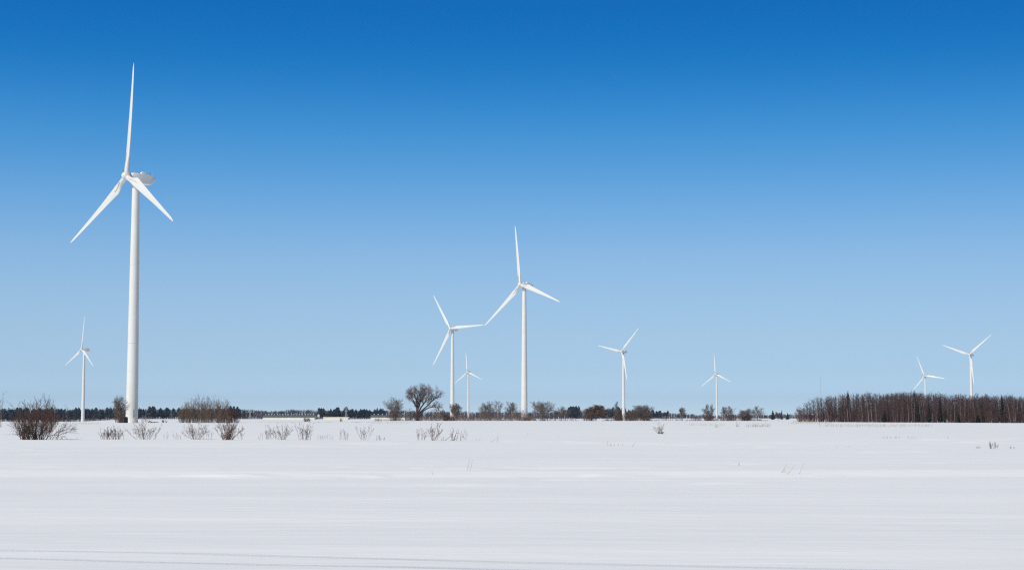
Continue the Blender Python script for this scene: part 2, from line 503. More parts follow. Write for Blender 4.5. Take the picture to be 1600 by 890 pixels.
def grow(segs, p, d, L, r, depth, rng, P):
    """one limb as a bent chain, with side limbs along it"""
    n = P['steps'][min(depth, len(P['steps']) - 1)]
    rend = max(r * P['taper'][min(depth, len(P['taper']) - 1)], P['rmin'])
    kids = P['kids'][depth] if depth < len(P['kids']) else 0
    start = P['start'][min(depth, len(P['start']) - 1)]
    kp = sorted(start + (1 - start) * (i + rng.uniform(0.2, 0.8)) / max(kids, 1) for i in range(kids))
    ki = 0
    az = rng.uniform(0, 6.28)
    for s in range(n):
        d = (d + unit(rng) * P['wob'][min(depth, len(P['wob']) - 1)] + Vector((0, 0, P['up'][min(depth, len(P['up']) - 1)]))).normalized()
        q = p + d * (L / n)
        r0 = r + (rend - r) * s / n; r1 = r + (rend - r) * (s + 1) / n
        segs.append((p.copy(), q.copy(), r0, r1, depth))
        while ki < kids and kp[ki] <= (s + 1) / n + 1e-6:
            f = kp[ki] * n - s
            base = p.lerp(q, max(0, min(1, f)))
            ang = math.radians(rng.uniform(*P['ang'][min(depth, len(P['ang']) - 1)]))
            az += 2.4 + rng.uniform(-.5, .5)
            ref = Vector((0, 0, 1)) if abs(d.z) < .9 else Vector((1, 0, 0))
            a = d.cross(ref).normalized(); b = d.cross(a)
            dd = d * math.cos(ang) + (a * math.cos(az) + b * math.sin(az)) * math.sin(ang)
            lr = P['len'][min(depth, len(P['len']) - 1)]
            grow(segs, base, dd.normalized(), L * rng.uniform(*lr) * (1 - 0.35 * (kp[ki] - start) / (1.001 - start)), max((r0 + (r1 - r0) * f) * P['rr'], P['rmin']), depth + 1, rng, P)
            ki += 1
        p = q

def fit(segs, H, Wd):
    """scale a plant to the height and width asked for"""
    zs = max(s[1].z for s in segs)
    xs = sorted(s[1].x for s in segs)
    w = xs[int(len(xs) * 0.985)] - xs[int(len(xs) * 0.015)]
    kz, kx = H / zs, Wd / max(w, .01)
    return [(Vector((a.x * kx, a.y * kx, a.z * kz)), Vector((b.x * kx, b.y * kx, b.z * kz)), r0, r1, dp) for a, b, r0, r1, dp in segs]

def plant(name, segs, label, cat, loc, mt, mc, parts=('trunk', 'crown'), split=0, group=None, rz=0.0):
    t = thing(name, label, cat, loc, rz, group)
    a = [s[:4] for s in segs if s[4] <= split]; b = [s[:4] for s in segs if s[4] > split]
    if a: link(parts[0], tube_mesh(parts[0], a, 6, mt, True), t)
    if b: link(parts[1], tube_mesh(parts[1], b, 3, mc), t)
    return t

TREE = dict(steps=[5, 5, 4, 3, 2], taper=[.35, .35, .4, .5, .6], kids=[9, 7, 6, 3], start=[.22, .22, .15, .1],
            wob=[.12, .18, .22, .28, .3], up=[.06, .12, .10, .05, .02], ang=[(35, 65), (30, 60), (30, 60), (30, 65)],
            len=[(.45, .68), (.45, .65), (.4, .65), (.4, .7)], rr=.6, rmin=.016)

def bare_tree(seed, H, Wd, stems=1, P=TREE, rt=None, rmin=None):
    rng = random.Random(seed)
    segs = []
    P = dict(P)
    if rmin: P['rmin'] = rmin
    for s in range(stems):
        a = rng.uniform(0, 6.28)
        lean = rng.uniform(.12, .38) if stems > 1 else rng.uniform(0, .08)
        d = Vector((math.cos(a) * lean, math.sin(a) * lean, 1)).normalized()
        off = Vector((math.cos(a), math.sin(a), 0)) * (.02 * H * (stems > 1)) + Vector((0, 0, -.2))
        grow(segs, off, d, H * rng.uniform(.62, .8), (rt or H * .022) * (1 if stems == 1 else .65), 0, rng, P)
    return fit(segs, H, Wd)

def shrub(seed, H, Wd, n, base=.12, r=.012, twigs=7, sub=3, arch=.0, tl=(.16, .34), rmin=.004, flat=1.0, low=.45, fill=0.0):
    """many stems from one base, each with side twigs"""
    rng = random.Random(seed)
    segs = []
    for i in range(n):
        a = rng.uniform(0, 6.28); q = math.sqrt(rng.uniform(0, 1))
        bx, by = math.cos(a) * q * base * Wd, math.sin(a) * q * base * Wd * flat
        a2 = a + rng.uniform(-.7, .7)
        lat = Wd * .5 * min(1, q * rng.uniform(.6, 1.15))
        h = H * rng.uniform(low, 1.0) * (1 - .35 * (2 * lat / Wd) ** 2)
        tip = Vector((math.cos(a2) * lat, math.sin(a2) * lat * flat, h))
        p0 = Vector((bx, by, -.05 * H))
        mid = p0.lerp(tip, .5) + Vector((0, 0, (arch + .06) * H)) + unit(rng) * .07 * H
        prev = p0; k = 6; rr = r * rng.uniform(.6, 1.2)
        for s in range(1, k + 1):
            t = s / k
            c = p0 * (1 - t) ** 2 + mid * 2 * t * (1 - t) + tip * t * t + unit(rng) * .022 * H
            segs.append((prev, c, max(rr * (1 - (s - 1) / k * .75), rmin), max(rr * (1 - t * .75), rmin), 0))
            if s >= (1 if fill else 2):
                for _ in range(max(1, round(twigs / k * (1.3 if s > 3 else .7)))):
                    d = (c - prev).normalized()
                    dd = (d + unit(rng) * .75 + Vector((0, 0, .25))).normalized()
                    L = H * rng.uniform(*tl) * (1.1 - .5 * t)
                    b = prev.lerp(c, rng.random())
                    e = b + dd * L
                    segs.append((b, e, max(rr * .5, rmin), rmin, 1))
                    for _ in range(sub):
                        f = rng.uniform(.2, .95)
                        b2 = b.lerp(e, f)
                        d2 = (dd + unit(rng) * .7 + Vector((0, 0, .15))).normalized()
                        segs.append((b2, b2 + d2 * L * rng.uniform(.25, .55), rmin, rmin * .7, 1))
            prev = c
    return segs

def put(px, D, dz=0.0):
    x = (px - 800.0) / F * D * (1 / math.cos(PITCH)) * 1.0
    x = at(px, 652, D).x
    return Vector((x, D, gz(x, D) - dz))

def m_of(pxs, D):
    return pxs * D / F

# --- the row of bare trees behind the field (about 880 m)
def row_tree(seed, x0, x1, ytop, label, D=880, stems=2, mt=None, mc=None, ybase=657, rmin=.019, P=TREE, name='bare_tree', cat='tree'):
    H = m_of(ybase - ytop, D); Wd = m_of(x1 - x0, D)
    s = bare_tree(seed, H, Wd, stems, P, rmin=rmin)
    return plant(name, s, label, cat, put((x0 + x1) / 2, D), mt or M_BARK_GREY, mc or M_BARK_GREY)

def row_bush(seed, x0, x1, ytop, label, D=880, n=60, mc=None, ybase=657, r=.045, twigs=9, sub=4, rmin=.018, base=.36, flat=.8, low=.45):
    H = m_of(ybase - ytop, D); Wd = m_of(x1 - x0, D)
    s = shrub(seed, H, Wd, n, base, r, twigs, sub, 0, (.14, .3), rmin, flat, low, 1)
    return plant('bush', s, label, 'bush', put((x0 + x1) / 2, D), mc or M_BARK_BROWN, mc or M_BARK_BROWN, ('stem', 'twig'))

# the big spreading tree: forked trunk, domed crown and a long arching limb to the right
def spreading_tree():
    rng = random.Random(11)
    D = 880
    sc = D / F
    segs = []
    P = dict(steps=[4, 4, 3, 2], taper=[.45, .4, .5, .6], kids=[8, 7, 6, 0], start=[.3, .2, .15], wob=[.16, .22, .28, .3],
             up=[.10, .08, .04, .0], ang=[(25, 55), (25, 60), (30, 65)], len=[(.42, .62), (.42, .62), (.4, .7)], rr=.62, rmin=.028)
    def limb(pts, r0, r1, kid_from=.35, kids=9, kl=4.2):
        pts = [Vector((x * sc, y, z * sc)) for x, y, z in pts]
        n = len(pts) - 1
        for i in range(n):
            a = r0 + (r1 - r0) * i / n; b = r0 + (r1 - r0) * (i + 1) / n
            segs.append((pts[i], pts[i + 1], a, b, 0))
        for k in range(kids):
            t = (kid_from + (1 - kid_from) * (k + rng.random()) / kids) * n
            i = min(int(t), n - 1)
            p = pts[i].lerp(pts[i + 1], t - i)
            d = (pts[i + 1] - pts[i]).normalized()
            dd = (d + unit(rng) * .8 + Vector((0, 0, .25))).normalized()
            grow(segs, p, dd, kl * rng.uniform(.7, 1.15), max(.06, (r0 + (r1 - r0) * t / n) * .6), 1, rng, P)
    # x, z in photograph pixels from the trunk foot; y in metres
    limb([(0, 0, -1), (-1, 0, 8), (-1, .3, 16), (0, .5, 24), (-2, 0, 33), (-6, -.5, 43)], .75, .16, .4, 14, 4.6)
    limb([(-1, 0, 14), (3, 1, 24), (5, 2, 32), (4, 2, 39), (3, 3, 45)], .5, .13, .35, 15, 4.8)
    limb([(1, 0, 12), (6, -1, 21), (12, -2, 29), (16, -2.5, 36), (18, -3, 42)], .5, .13, .35, 15, 4.8)
    limb([(2, 0, 8), (7, 1, 16), (15, 2, 23), (22, 2.5, 30), (28, 3, 36), (30, 3, 41)], .5, .12, .4, 14, 4.6)
    limb([(3, 0, 8), (9, -1, 15), (17, -2, 20), (26, -3, 22), (32, -3.5, 20), (36, -4, 15)], .46, .11, .4, 14, 3.6)
    limb([(-1, 0, 20), (-6, 2, 28), (-11, 3, 34), (-14, 4, 39)], .34, .1, .4, 12, 4.2)
    limb([(-1, 0, 22), (-5, -2, 30), (-9, -3, 37), (-10, -4, 44)], .32, .1, .4, 12, 4.2)
    limb([(4, 1, 28), (10, 4, 37), (11, 5, 44)], .32, .1, .3, 12, 4.4)
    plant('spreading_tree', segs, 'large spreading bare tree with a domed crown and a limb arching right', 'tree', put(652, D), M_DARK, M_BARK_GREY)
spreading_tree()

row_tree(21, 603, 632, 619, 'round headed bare tree just left of the large spreading tree', stems=4, mc=M_BARK_GREY)
row_bush(22, 603, 631, 638, 'dark brown brush under the round headed bare tree beside the barn', mc=M_BARK_RED, n=55)
row_bush(23, 629, 648, 635, 'loose pale brush between the round headed tree and the large spreading tree', n=34, twigs=6, mc=M_BARK_GREY)
row_bush(24, 645, 662, 640, 'dark brush round the foot of the large spreading tree', n=50, mc=M_BARK_RED)
row_tree(25, 704, 722, 628, 'thin pale bare sapling clump in front of the turbine tower right of the spreading tree', D=870, stems=4, rmin=.022)
row_tree(26, 747, 770, 625, 'leftmost of three grey bare trees left of the second largest turbine', stems=3)
row_tree(27, 768, 790, 624, 'middle of three grey bare trees left of the second largest turbine', stems=2)
row_tree(28, 788, 807, 626, 'rightmost of three grey bare trees left of the second largest turbine', stems=3)
row_tree(29, 833, 866, 624, 'broad bare tree first to the right of the second largest turbine', stems=5)
row_bush(30, 834, 864, 646, 'low brown brush beneath the broad bare tree right of the second largest turbine', n=30)
row_tree(31, 863, 889, 633, 'smaller brown bare tree beside dark far conifers, right of the broad bare tree', stems=3, mc=M_BARK_BROWN, mt=M_BARK_BROWN)
row_tree(32, 904, 940, 631, 'rounded rusty brown bare tree standing alone before the dark conifers', stems=6, mc=M_BARK_BROWN, mt=M_BARK_BROWN, rmin=.04)
row_tree(33, 961, 970, 626, 'slender upright bare tree just left of the turbine with the hanging blade', stems=1)
row_bush(34, 958, 975, 640, 'rusty round bush at the foot of the slender tree by the hanging blade turbine', n=60)
row_bush(35, 974, 1000, 639, 'rusty brown thicket immediately right of the hanging blade turbine', n=90)
row_tree(36, 992, 1022, 630, 'pale topped bare tree clump above the rusty thicket right of the hanging blade turbine', stems=6)
row_bush(37, 996, 1021, 640, 'dense brown brush under the pale topped bare tree clump', n=70)
row_tree(38, 1061, 1072, 635, 'small pale bare tree standing alone in the open gap right of the centre', stems=2, rmin=.024)
row_bush(39, 1077, 1099, 647, 'low grey bush left of the tiny turbine and its bare trees', n=26, mc=M_BARK_GREY)
row_tree(40, 1099, 1118, 630, 'upright twin stemmed bare tree close against the left of a tiny turbine', stems=3)
row_bush(41, 1096, 1119, 647, 'reddish brush below the twin stemmed bare tree by a tiny turbine', n=60, mc=M_BARK_RED)
row_tree(42, 1126, 1135, 634, 'thin bare sapling first to the right of the tiny turbine', stems=1, rmin=.022)
row_bush(43, 1122, 1152, 646, 'low brown brush stretching right from the tiny turbine tower', n=60)
row_tree(44, 1134, 1152, 633, 'grey bare tree second to the right of the tiny turbine', stems=2)
row_tree(45, 1153, 1172, 637, 'pale loose bare tree above the red bush, right of the tiny turbine', stems=4, rmin=.024)
row_bush(46, 1155, 1176, 647, 'dense red brown bush under the pale loose tree', n=80, mc=M_BARK_RED)
row_tree(47, 1175, 1194, 633, 'grey bare tree with two crowns, last before the gap to the conifers', stems=2)
row_tree(48, 1211, 1222, 643, 'small bare tree between the two isolated conifers', stems=2, rmin=.03)
row_tree(49, 1241, 1256, 632, 'thin bare tree at the left tip of the dense wood', stems=2, D=680, ybase=658, rmin=.014)
row_bush(50, 1243, 1262, 648, 'low brown brush at the left tip of the dense wood', D=670, ybase=658.5, n=40)
row_bush(51, 700, 716, 648, 'brown brush at the foot of the turbine tower right of the spreading tree', n=40)
row_bush(52, 690, 703, 644, 'brown rounded bush between the spreading tree and a turbine tower', n=46)
row_bush(54, 907, 937, 639, 'rusty undergrowth filling the foot of the rounded rusty brown bare tree', n=70)
row_bush(53, 808, 834, 650, 'low rusty brush before the foot of the second largest turbine', n=46)

# the willow thicket and the small tree near the largest turbine
def willow_thicket():
    D = 556
    segs = []
    rng = random.Random(60)
    for k, (px, yt, w) in enumerate(((283, 634, 16), (290, 624, 18), (299, 618, 18), (308, 617, 18), (317, 619, 18), (325, 614.5, 16), (334, 619, 17), (344, 618, 15), (352, 622, 13), (312, 632, 50), (330, 634, 48), (300, 636, 40))):
        H = m_of(660 - yt, D); Wd = m_of(w, D)
        sg = shrub(600 + k, H, Wd, 24 if k < 9 else 44, .40, .032, 9, 3, 0, (.14, .30), .012, .8, .62, 1)
        o = Vector((m_of(px - 317, D), rng.uniform(-2, 2), 0))
        segs += [(a + o, b + o, r0, r1, d) for a, b, r0, r1, d in sg]
    plant('bush', segs, 'wide tall thicket of upright brown willow stems right of the largest turbine', 'bush', put(317, D), M_WILLOW, M_WILLOW, ('stem', 'twig'))
willow_thicket()
row_bush(61, 335, 377, 634, 'lower dark red brush at the right end of the tall willow thicket', D=566, ybase=659.5, n=130, mc=M_BARK_RED, r=.03, twigs=8, sub=3, rmin=.013, base=.4, flat=.6)
row_tree(62, 175, 198, 617, 'small bare tree touching the left side of the largest turbine tower', D=538, ybase=660.5, stems=3, rmin=.016)
row_bush(63, 178, 194, 640, 'brown undergrowth below the small tree by the largest turbine', D=535, ybase=661, n=34, r=.025, rmin=.012)
row_bush(64, 217, 240, 641, 'pale thin brush just right of the largest turbine foot', D=600, ybase=659, n=16, r=.02, rmin=.011, mc=M_BARK_GREY, twigs=6, sub=2)
row_bush(65, 252, 262, 655, 'tiny dark tuft on the snow between the largest turbine and the willow thicket', D=560, ybase=660, n=20, r=.02, rmin=.012)
row_bush(66, 472, 488, 651, 'low reddish bush in the field in front of the long green roofed barn', D=700, ybase=658.5, n=40, r=.03, rmin=.014)
row_bush(67, 529, 537, 652, 'small thin bush in the field before the low cream shed', D=700, ybase=658.5, n=14, r=.02, rmin=.012)
row_bush(68, 580, 600, 653, 'straggly low brush before the small green roofed barn', D=800, ybase=658, n=30, r=.03, rmin=.016)

# --- bushes standing in the snow, about 120 m out
def near_bush(seed, x0, x1, ytop, ybase, label, n=30, D=None, mc=None, name='bush', cat='bush', cx=None, **k):
    D = D or 1.7 * F / (ybase - 652.0)
    H = m_of(ybase - ytop, D) * 1.1; Wd = m_of(x1 - x0, D) * 1.18
    s = shrub(seed, H, Wd, n, **k)
    mc = mc or M_BARK_BROWN
    return plant(name, s, label, cat, put(cx if cx else (x0 + x1) / 2, D), mc, mc, ('stem', 'twig'))

near_bush(70, 6, 110, 630, 688.5, 'largest dark brown bush, dense and tangled, at the far left of the near bushes', n=50, mc=M_BARK_RED, base=.2, r=.017, twigs=13, sub=4, tl=(.16, .40), rmin=.0055, low=.40, cx=56)
near_bush(72, 24, 72, 655, 689, 'thick dead stems massed at the foot of the largest brown bush', n=60, D=119, mc=M_DARK, base=.34, r=.02, twigs=5, sub=2, rmin=.007, cx=48)
near_bush(73, 158, 198, 666, 686, 'row of short cut stems with brown tops, left of the largest turbine foot', n=34, mc=M_BARK_RED, base=.42, r=.016, twigs=6, sub=3, flat=.3, rmin=.006)
near_bush(74, 197, 258, 661, 688, 'wide sparse grey bush in front of the largest turbine foot', n=24, mc=M_BARK_GREY, base=.2, r=.012, twigs=7, sub=3, rmin=.0045)
near_bush(75, 288, 325, 658, 686, 'slender fan shaped bush standing in front of the willow thicket', n=20, mc=M_BARK_BROWN, base=.12, r=.012, twigs=7, sub=3, rmin=.0045)
near_bush(76, 333, 378, 653, 688, 'vase shaped brown bush with a dense dark foot', n=32, mc=M_BARK_BROWN, base=.1, r=.015, twigs=7, sub=3, rmin=.005)
near_bush(77, 344, 366, 676, 688, 'short dead growth at the foot of the vase shaped bush', n=30, D=121, mc=M_BARK_RED, base=.3, r=.012, twigs=6, sub=3, rmin=.006)
near_bush(78, 410, 432, 664, 687, 'upright clump of thin grey stems, left of two bushes before the long barn', n=12, mc=M_BARK_GREY, base=.4, r=.010, twigs=6, sub=2, rmin=.0045)
near_bush(79, 424, 458, 661, 687, 'spreading bush with one thick central stem before the long barn', n=14, mc=M_BARK_GREY, base=.08, r=.014, twigs=7, sub=3, rmin=.0045)
near_bush(80, 455, 498, 659, 688, 'wide loose grey bush leaning right, before the right end of the long barn', n=18, mc=M_BARK_GREY, base=.25, r=.012, twigs=6, sub=3, rmin=.0045)
near_bush(81, 528, 548, 672, 689, 'small thin twig clump before the low cream shed', n=9, mc=M_BARK_GREY, base=.4, r=.008, twigs=5, sub=2, rmin=.004)
near_bush(82, 550, 585, 662, 689, 'sparse twiggy bush with a branch leaning right, before the cream shed', n=7, mc=M_BARK_GREY, base=.15, r=.012, twigs=7, sub=2, rmin=.0045)
near_bush(83, 587, 603, 682, 690, 'very small twig tuft below the small green roofed barn', n=8, mc=M_BARK_GREY, base=.4, r=.007, twigs=4, sub=2, rmin=.004)
near_bush(84, 646, 668, 671, 689, 'low curved stem clump, leftmost below the spreading tree', n=9, mc=M_BARK_BROWN, base=.3, r=.012, twigs=5, sub=2, rmin=.0045)
near_bush(85, 664, 692, 660, 689.5, 'tallest upright twiggy bush below the large spreading tree', n=10, mc=M_BARK_BROWN, base=.18, r=.014, twigs=7, sub=3, rmin=.0045)
near_bush(86, 1020, 1042, 660, 677, 'small vase shaped bush with dark foot, alone in the open field right of centre', n=16, mc=M_STALK, base=.12, r=.014, twigs=5, sub=2, rmin=.006)
near_bush(87, 1024, 1040, 673, 677.3, 'dark dead foot of the small lone bush in the open field', n=14, mc=M_DARK, base=.3, r=.02, twigs=3, sub=1, rmin=.008)
near_bush(88, 1541, 1558, 691, 703, 'small grey weed clump in the snow before the right end of the dense wood', n=14, mc=M_BARK_GREY, base=.35, r=.007, twigs=5, sub=2, rmin=.0035)
near_bush(89, 1522, 1533, 698.5, 702.5, 'short weed row left of the grey weed clump by the wood', n=8, mc=M_STALK, base=.45, r=.006, twigs=4, sub=1, flat=.3, rmin=.0035)
near_bush(90, 1573, 1584, 698.5, 703, 'thin weed tuft near the right edge of the field', n=6, mc=M_STALK, base=.4, r=.006, twigs=4, sub=1, rmin=.0035)
near_bush(91, 0, 8, 615, 664, 'tall thin bare stem at the extreme left edge', n=3, D=300, mc=M_BARK_GREY, base=.2, r=.03, twigs=8, sub=3, rmin=.009, cx=2)

near_bush(92, 256, 286, 674, 688, 'faint low twigs between the wide sparse bush and the slender fan shaped bush', n=8, mc=M_STALK, base=.45, r=.008, twigs=5, sub=2, rmin=.004)
near_bush(93, 316, 336, 669, 687.5, 'thin pale twigs between the fan shaped bush and the vase shaped bush', n=8, mc=M_STALK, base=.4, r=.008, twigs=6, sub=2, rmin=.004)
near_bush(94, 372, 388, 672, 688, 'few fine twigs bowing right of the vase shaped bush', n=5, mc=M_STALK, base=.3, r=.007, twigs=5, sub=2, arch=.15, rmin=.004)
near_bush(95, 494, 520, 679, 688.5, 'short scattered twigs right of the wide loose grey bush', n=9, mc=M_STALK, base=.5, r=.007, twigs=4, sub=1, flat=.3, rmin=.004)
near_bush(96, 404, 414, 676, 687.5, 'single short forked twig left of the upright grey stems', n=3, mc=M_STALK, base=.3, r=.008, twigs=4, sub=1, rmin=.004)
near_bush(97, 700, 738, 672, 690, 'faint thin twigs standing behind the forked branch', n=8, mc=M_STALK, base=.5, r=.007, twigs=5, sub=2, flat=.4, rmin=.004)

def stick_plant(name, label, cat, lines, D, r, mc, group=None):
    """a plant of one or few drawn stems: lines of photograph pixels (x, y), all at depth D"""
    x0 = lines[0][0][0]
    o = put(x0, D)
    segs = []
    rng = random.Random(int(x0))
    for ln in lines:
        k = len(ln) - 1
        oy = rng.uniform(-.3, .3)
        for i in range(k):
            a = at(ln[i][0], ln[i][1], D) - o; b = at(ln[i + 1][0], ln[i + 1][1], D) - o
            a.y += oy * (1 + i * .3); b.y += oy * (1 + (i + 1) * .3)
            if i == 0: a.z = -.08
            segs.append((a, b, r * (1 - .6 * i / k), r * (1 - .6 * (i + 1) / k)))
    ob = link(name, tube_mesh(name, segs, 5, mc), None, o)
    return tag(ob, label, cat, group)

D12 = 1.7 * F / 37.5
stick_plant('fallen_branch', 'broken grey branches bowed over to the right out of the largest brown bush', 'branch',
    [[(69, 688.5), (74, 682), (79, 679), (86, 679.4), (93, 679.6), (97, 687)], [(79, 679), (83, 673), (88, 668)], [(93, 679.6), (101, 681), (108, 686)], [(86, 679.4), (92, 675), (100, 673)], [(72, 685), (79, 676), (80, 669)], [(88, 668), (95, 662), (101, 664)]], 120, .024, M_STALK)
stick_plant('fallen_branch', 'forked branch arching to the right out of the snow, below the turbine behind the scrub', 'branch',
    [[(692, 689.5), (700, 684), (707, 678), (709, 671)], [(707, 678), (713, 676), (719, 677)], [(706, 679), (708, 670), (706, 667)], [(713, 676), (717, 671)], [(709, 672), (715, 669)], [(719, 677), (721, 672)],
     [(692, 689), (694, 681)], [(690, 690), (691, 683)], [(699, 685), (711, 686), (716, 682)], [(711, 686), (714, 690)]], D12, .017, M_BARK_BROWN)
stick_plant('weed_stem', 'thin stems in a short row right of the forked branch', 'weed',
    [[(743, 690.5), (746, 684)], [(748, 691), (751, 681)], [(752, 691), (752, 687)], [(737, 690), (738, 686)]], 1.7 * F / 38.5, .009, M_STALK)
stick_plant('leaning_twig', 'single long twig leaning right, right of the thin stem row', 'twig',
    [[(764, 692), (772, 687), (779, 681)], [(776, 683), (778, 678)], [(775, 684), (780, 684)]], 1.7 * F / 39.5, .009, M_STALK)
stick_plant('leaning_twig', 'single slanted stem right of the short weed row at mid field', 'twig', [[(987, 696), (993, 689)]], 96, .012, M_STALK)
for ln in ([(949.5, 695), (949.5, 688)], [(953, 696), (953.2, 691)], [(955, 696), (955, 692)], [(959.5, 696), (959.6, 689)], [(967, 696), (967, 692)], [(972, 696), (972.6, 692)], [(975, 696), (975, 694)]):
    stick_plant('dry_stalk', 'short upright weed stub in the row in the middle of the field', 'weed', [ln], 99, .012, M_STALK, 'weed stubs in a row at mid field')
stick_plant('dry_stalk', 'left and taller of two pale dotted grass stalks below the second largest turbine', 'weed', [[(727.5, 743), (731, 729), (734, 714)]], 49, .0055, M_STALK)
stick_plant('dry_stalk', 'right and shorter of two pale dotted grass stalks below the second largest turbine', 'weed', [[(732, 743), (736, 729), (738, 718)]], 49, .0055, M_STALK)
stick_plant('dry_stalk', 'single short upright stalk left of the dotted grass stalks', 'weed', [[(676.5, 745), (676, 735)]], 48.5, .007, M_STALK)
stick_plant('dry_stalk', 'tiny leaning stub, leftmost of the weeds on the near bank', 'weed', [[(655, 745), (657, 741)]], 48.5, .007, M_STALK)
stick_plant('dry_stalk', 'lone bent grass stalk below the tiny turbine near the wood', 'weed', [[(1155, 734), (1154.5, 727), (1153, 720)], [(1154.6, 727), (1155.6, 723)]], 54, .007, M_STALK)
for ln in ([(1218, 745), (1224, 735), (1230, 724)], [(1222, 743), (1228, 733)], [(1224.5, 745), (1231, 736), (1238, 726)], [(1219.5, 744), (1225, 735)]):
    stick_plant('dry_stalk', 'straw stalk leaning right in the close group of four on the near bank', 'weed', [ln], 48.3, .0085, M_STRAW, 'leaning straw stalks on the near bank')
stick_plant('dry_stalk', 'tallest straw stalk, standing between the leaning group and the last short stalk', 'weed', [[(1246, 744.5), (1249, 733), (1253.5, 721)]], 48.3, .0075, M_STRAW)
stick_plant('dry_stalk', 'short upright stub at the foot of the tallest straw stalk', 'weed', [[(1243.5, 744), (1242.5, 737)]], 48.3, .0055, M_STALK)
stick_plant('dry_stalk', 'single short straw stalk leaning right, rightmost of the straw stalks', 'weed', [[(1266, 745), (1272.5, 736)]], 48.3, .0085, M_STRAW)
stick_plant('dry_stalk', 'two small weed tips in the snow before the middle of the dense wood', 'weed', [[(1325, 700), (1328, 696)], [(1326, 699), (1325, 697)], [(1306, 699), (1306, 696)]], 93, .009, M_STALK)
stick_plant('dry_stalk', 'short weed stub in the snow before the turbines behind the wood', 'weed', [[(1479.5, 684.5), (1479, 680)], [(1480, 684), (1481, 682)]], 137, .013, M_STALK)
for x in (1380, 1386, 1391, 1398.5, 1403):
    stick_plant('grass_tuft', 'dark tuft in the spaced line of five before the dense wood', 'weed', [[(x + dx, 683.6), (x + dx * 2.2, 681)] for dx in (-.8, 0, .8)], 140, .012, M_BARK_GREY, 'spaced dark tufts before the wood')
stick_plant('grass_tuft', 'short dense line of dark tufts right of the five spaced tufts', 'weed',
    [[(x, 683.6), (x + .6, 681)] for x in (1419, 1421, 1422.5, 1424, 1426, 1427.5, 1429)], 140, .012, M_BARK_GREY)
stick_plant('grass_tuft', 'two faint weed tufts on the snow left of the straw stalks and lone bush', 'weed', [[(824, 678), (825, 675.5)], [(832, 679), (833, 676)], [(836, 679), (837, 678)]], 165, .012, M_STALK)
stick_plant('fallen_branch', 'dark root stump with a long thin branch lying right of the largest turbine foot', 'branch',
    [[(232, 660), (233.5, 657.5), (236, 658), (238, 660)], [(236, 658.4), (243, 658.8), (248, 659)], [(233, 659), (237, 659.2)], [(234, 659.6), (238, 658.2)]], 545, .17, M_DARK)
stick_plant('weed_stem', 'faint weeds on the snow right of the largest brown bush', 'weed', [[(118, 685), (120, 682)], [(122, 685), (123, 683)], [(126, 684), (131, 683)]], 128, .009, M_BARK_BROWN)

# brown cabinet by the largest turbine
c = put(193.5, 541)
t = thing('transformer_cabinet', 'dark brown cabinet on the snow against the left of the largest turbine foot', 'cabinet', c, math.radians(-12))
link('body', boxes_mesh('body', [((0.0, 0, 0.75), (2.2, 1.5, 1.7)), ((0.45, 0.1, 1.78), (1.1, 1.1, .36))], M_BROWNBOX), t)
link('lid', boxes_mesh('lid', [((-.58, 0, 1.645), (.9, 1.56, .08))], M_DARK), t)
link('door', boxes_mesh('door', [((-.5, -.76, .75), (.9, .05, 1.4)), ((.5, -.76, .75), (.9, .05, 1.4))], M_BROWNBOX), t)

# --- scrub along the hedgerow, dry grass in the field: nobody could count them
def scrub_mesh(spec, seed, m, name):
    rng = np.random.default_rng(seed)
    P0, P1, R0, R1 = [], [], [], []
    for x0, x1, D0, D1, h0, h1, n, r in spec:
        px = rng.uniform(x0, x1, n); D = rng.uniform(D0, D1, n)
        X = (px - 800) / F * D
        b = np.stack([X, D, ground(X, D) - .1], 1)
        edge = np.clip(np.minimum(px - x0, x1 - px) / ((x1 - x0) * .12 + .01), .35, 1)
        lump = 0.25 + 1.1 * vnoise(px / 6.0, px * 0 + seed, 3)
        h = rng.uniform(h0, h1, n) * edge * lump
        d = np.stack([rng.normal(0, .30, n), rng.normal(0, .30, n), np.ones(n)], 1)
        tip = b + d * h[:, None]
        P0.append(b); P1.append(tip); R0.append(np.full(n, r)); R1.append(np.full(n, r * .5))
        for _ in range(5):
            f = rng.uniform(.15, .95, n)[:, None]
            q = b + (tip - b) * f
            e = q + np.stack([rng.normal(0, .45, n), rng.normal(0, .45, n), rng.uniform(.1, .9, n)], 1) * (h * .33)[:, None]
            P0.append(q); P1.append(e); R0.append(np.full(n, r * .6)); R1.append(np.full(n, r * .35))
    return tube_mesh(name, tuple(np.concatenate(a) for a in (P0, P1, R0, R1)), 3, m)

o = link('scrub', scrub_mesh([(600, 850, 884, 930, 1.2, 3.6, 900, .028), (655, 840, 960, 1040, 3.0, 5.6, 1100, .04), (700, 850, 878, 886, .6, 2.0, 260, .022)], 3, M_BARK_BROWN, 'scrub'))
tag(o, 'low tangled brown scrub along the hedgerow at the centre of the horizon', 'scrub', kind='stuff')
o = link('scrub', scrub_mesh([(845, 905, 884, 900, .8, 2.2, 160, .03), (940, 1025, 884, 920, 1.2, 3.2, 500, .035), (1020, 1100, 890, 930, .6, 2.0, 260, .03), (1095, 1200, 888, 930, 1.2, 3.0, 620, .035)], 4, M_BARK_GREY, 'scrub'))
tag(o, 'thin grey scrub under the row of bare trees right of centre', 'scrub', kind='stuff')

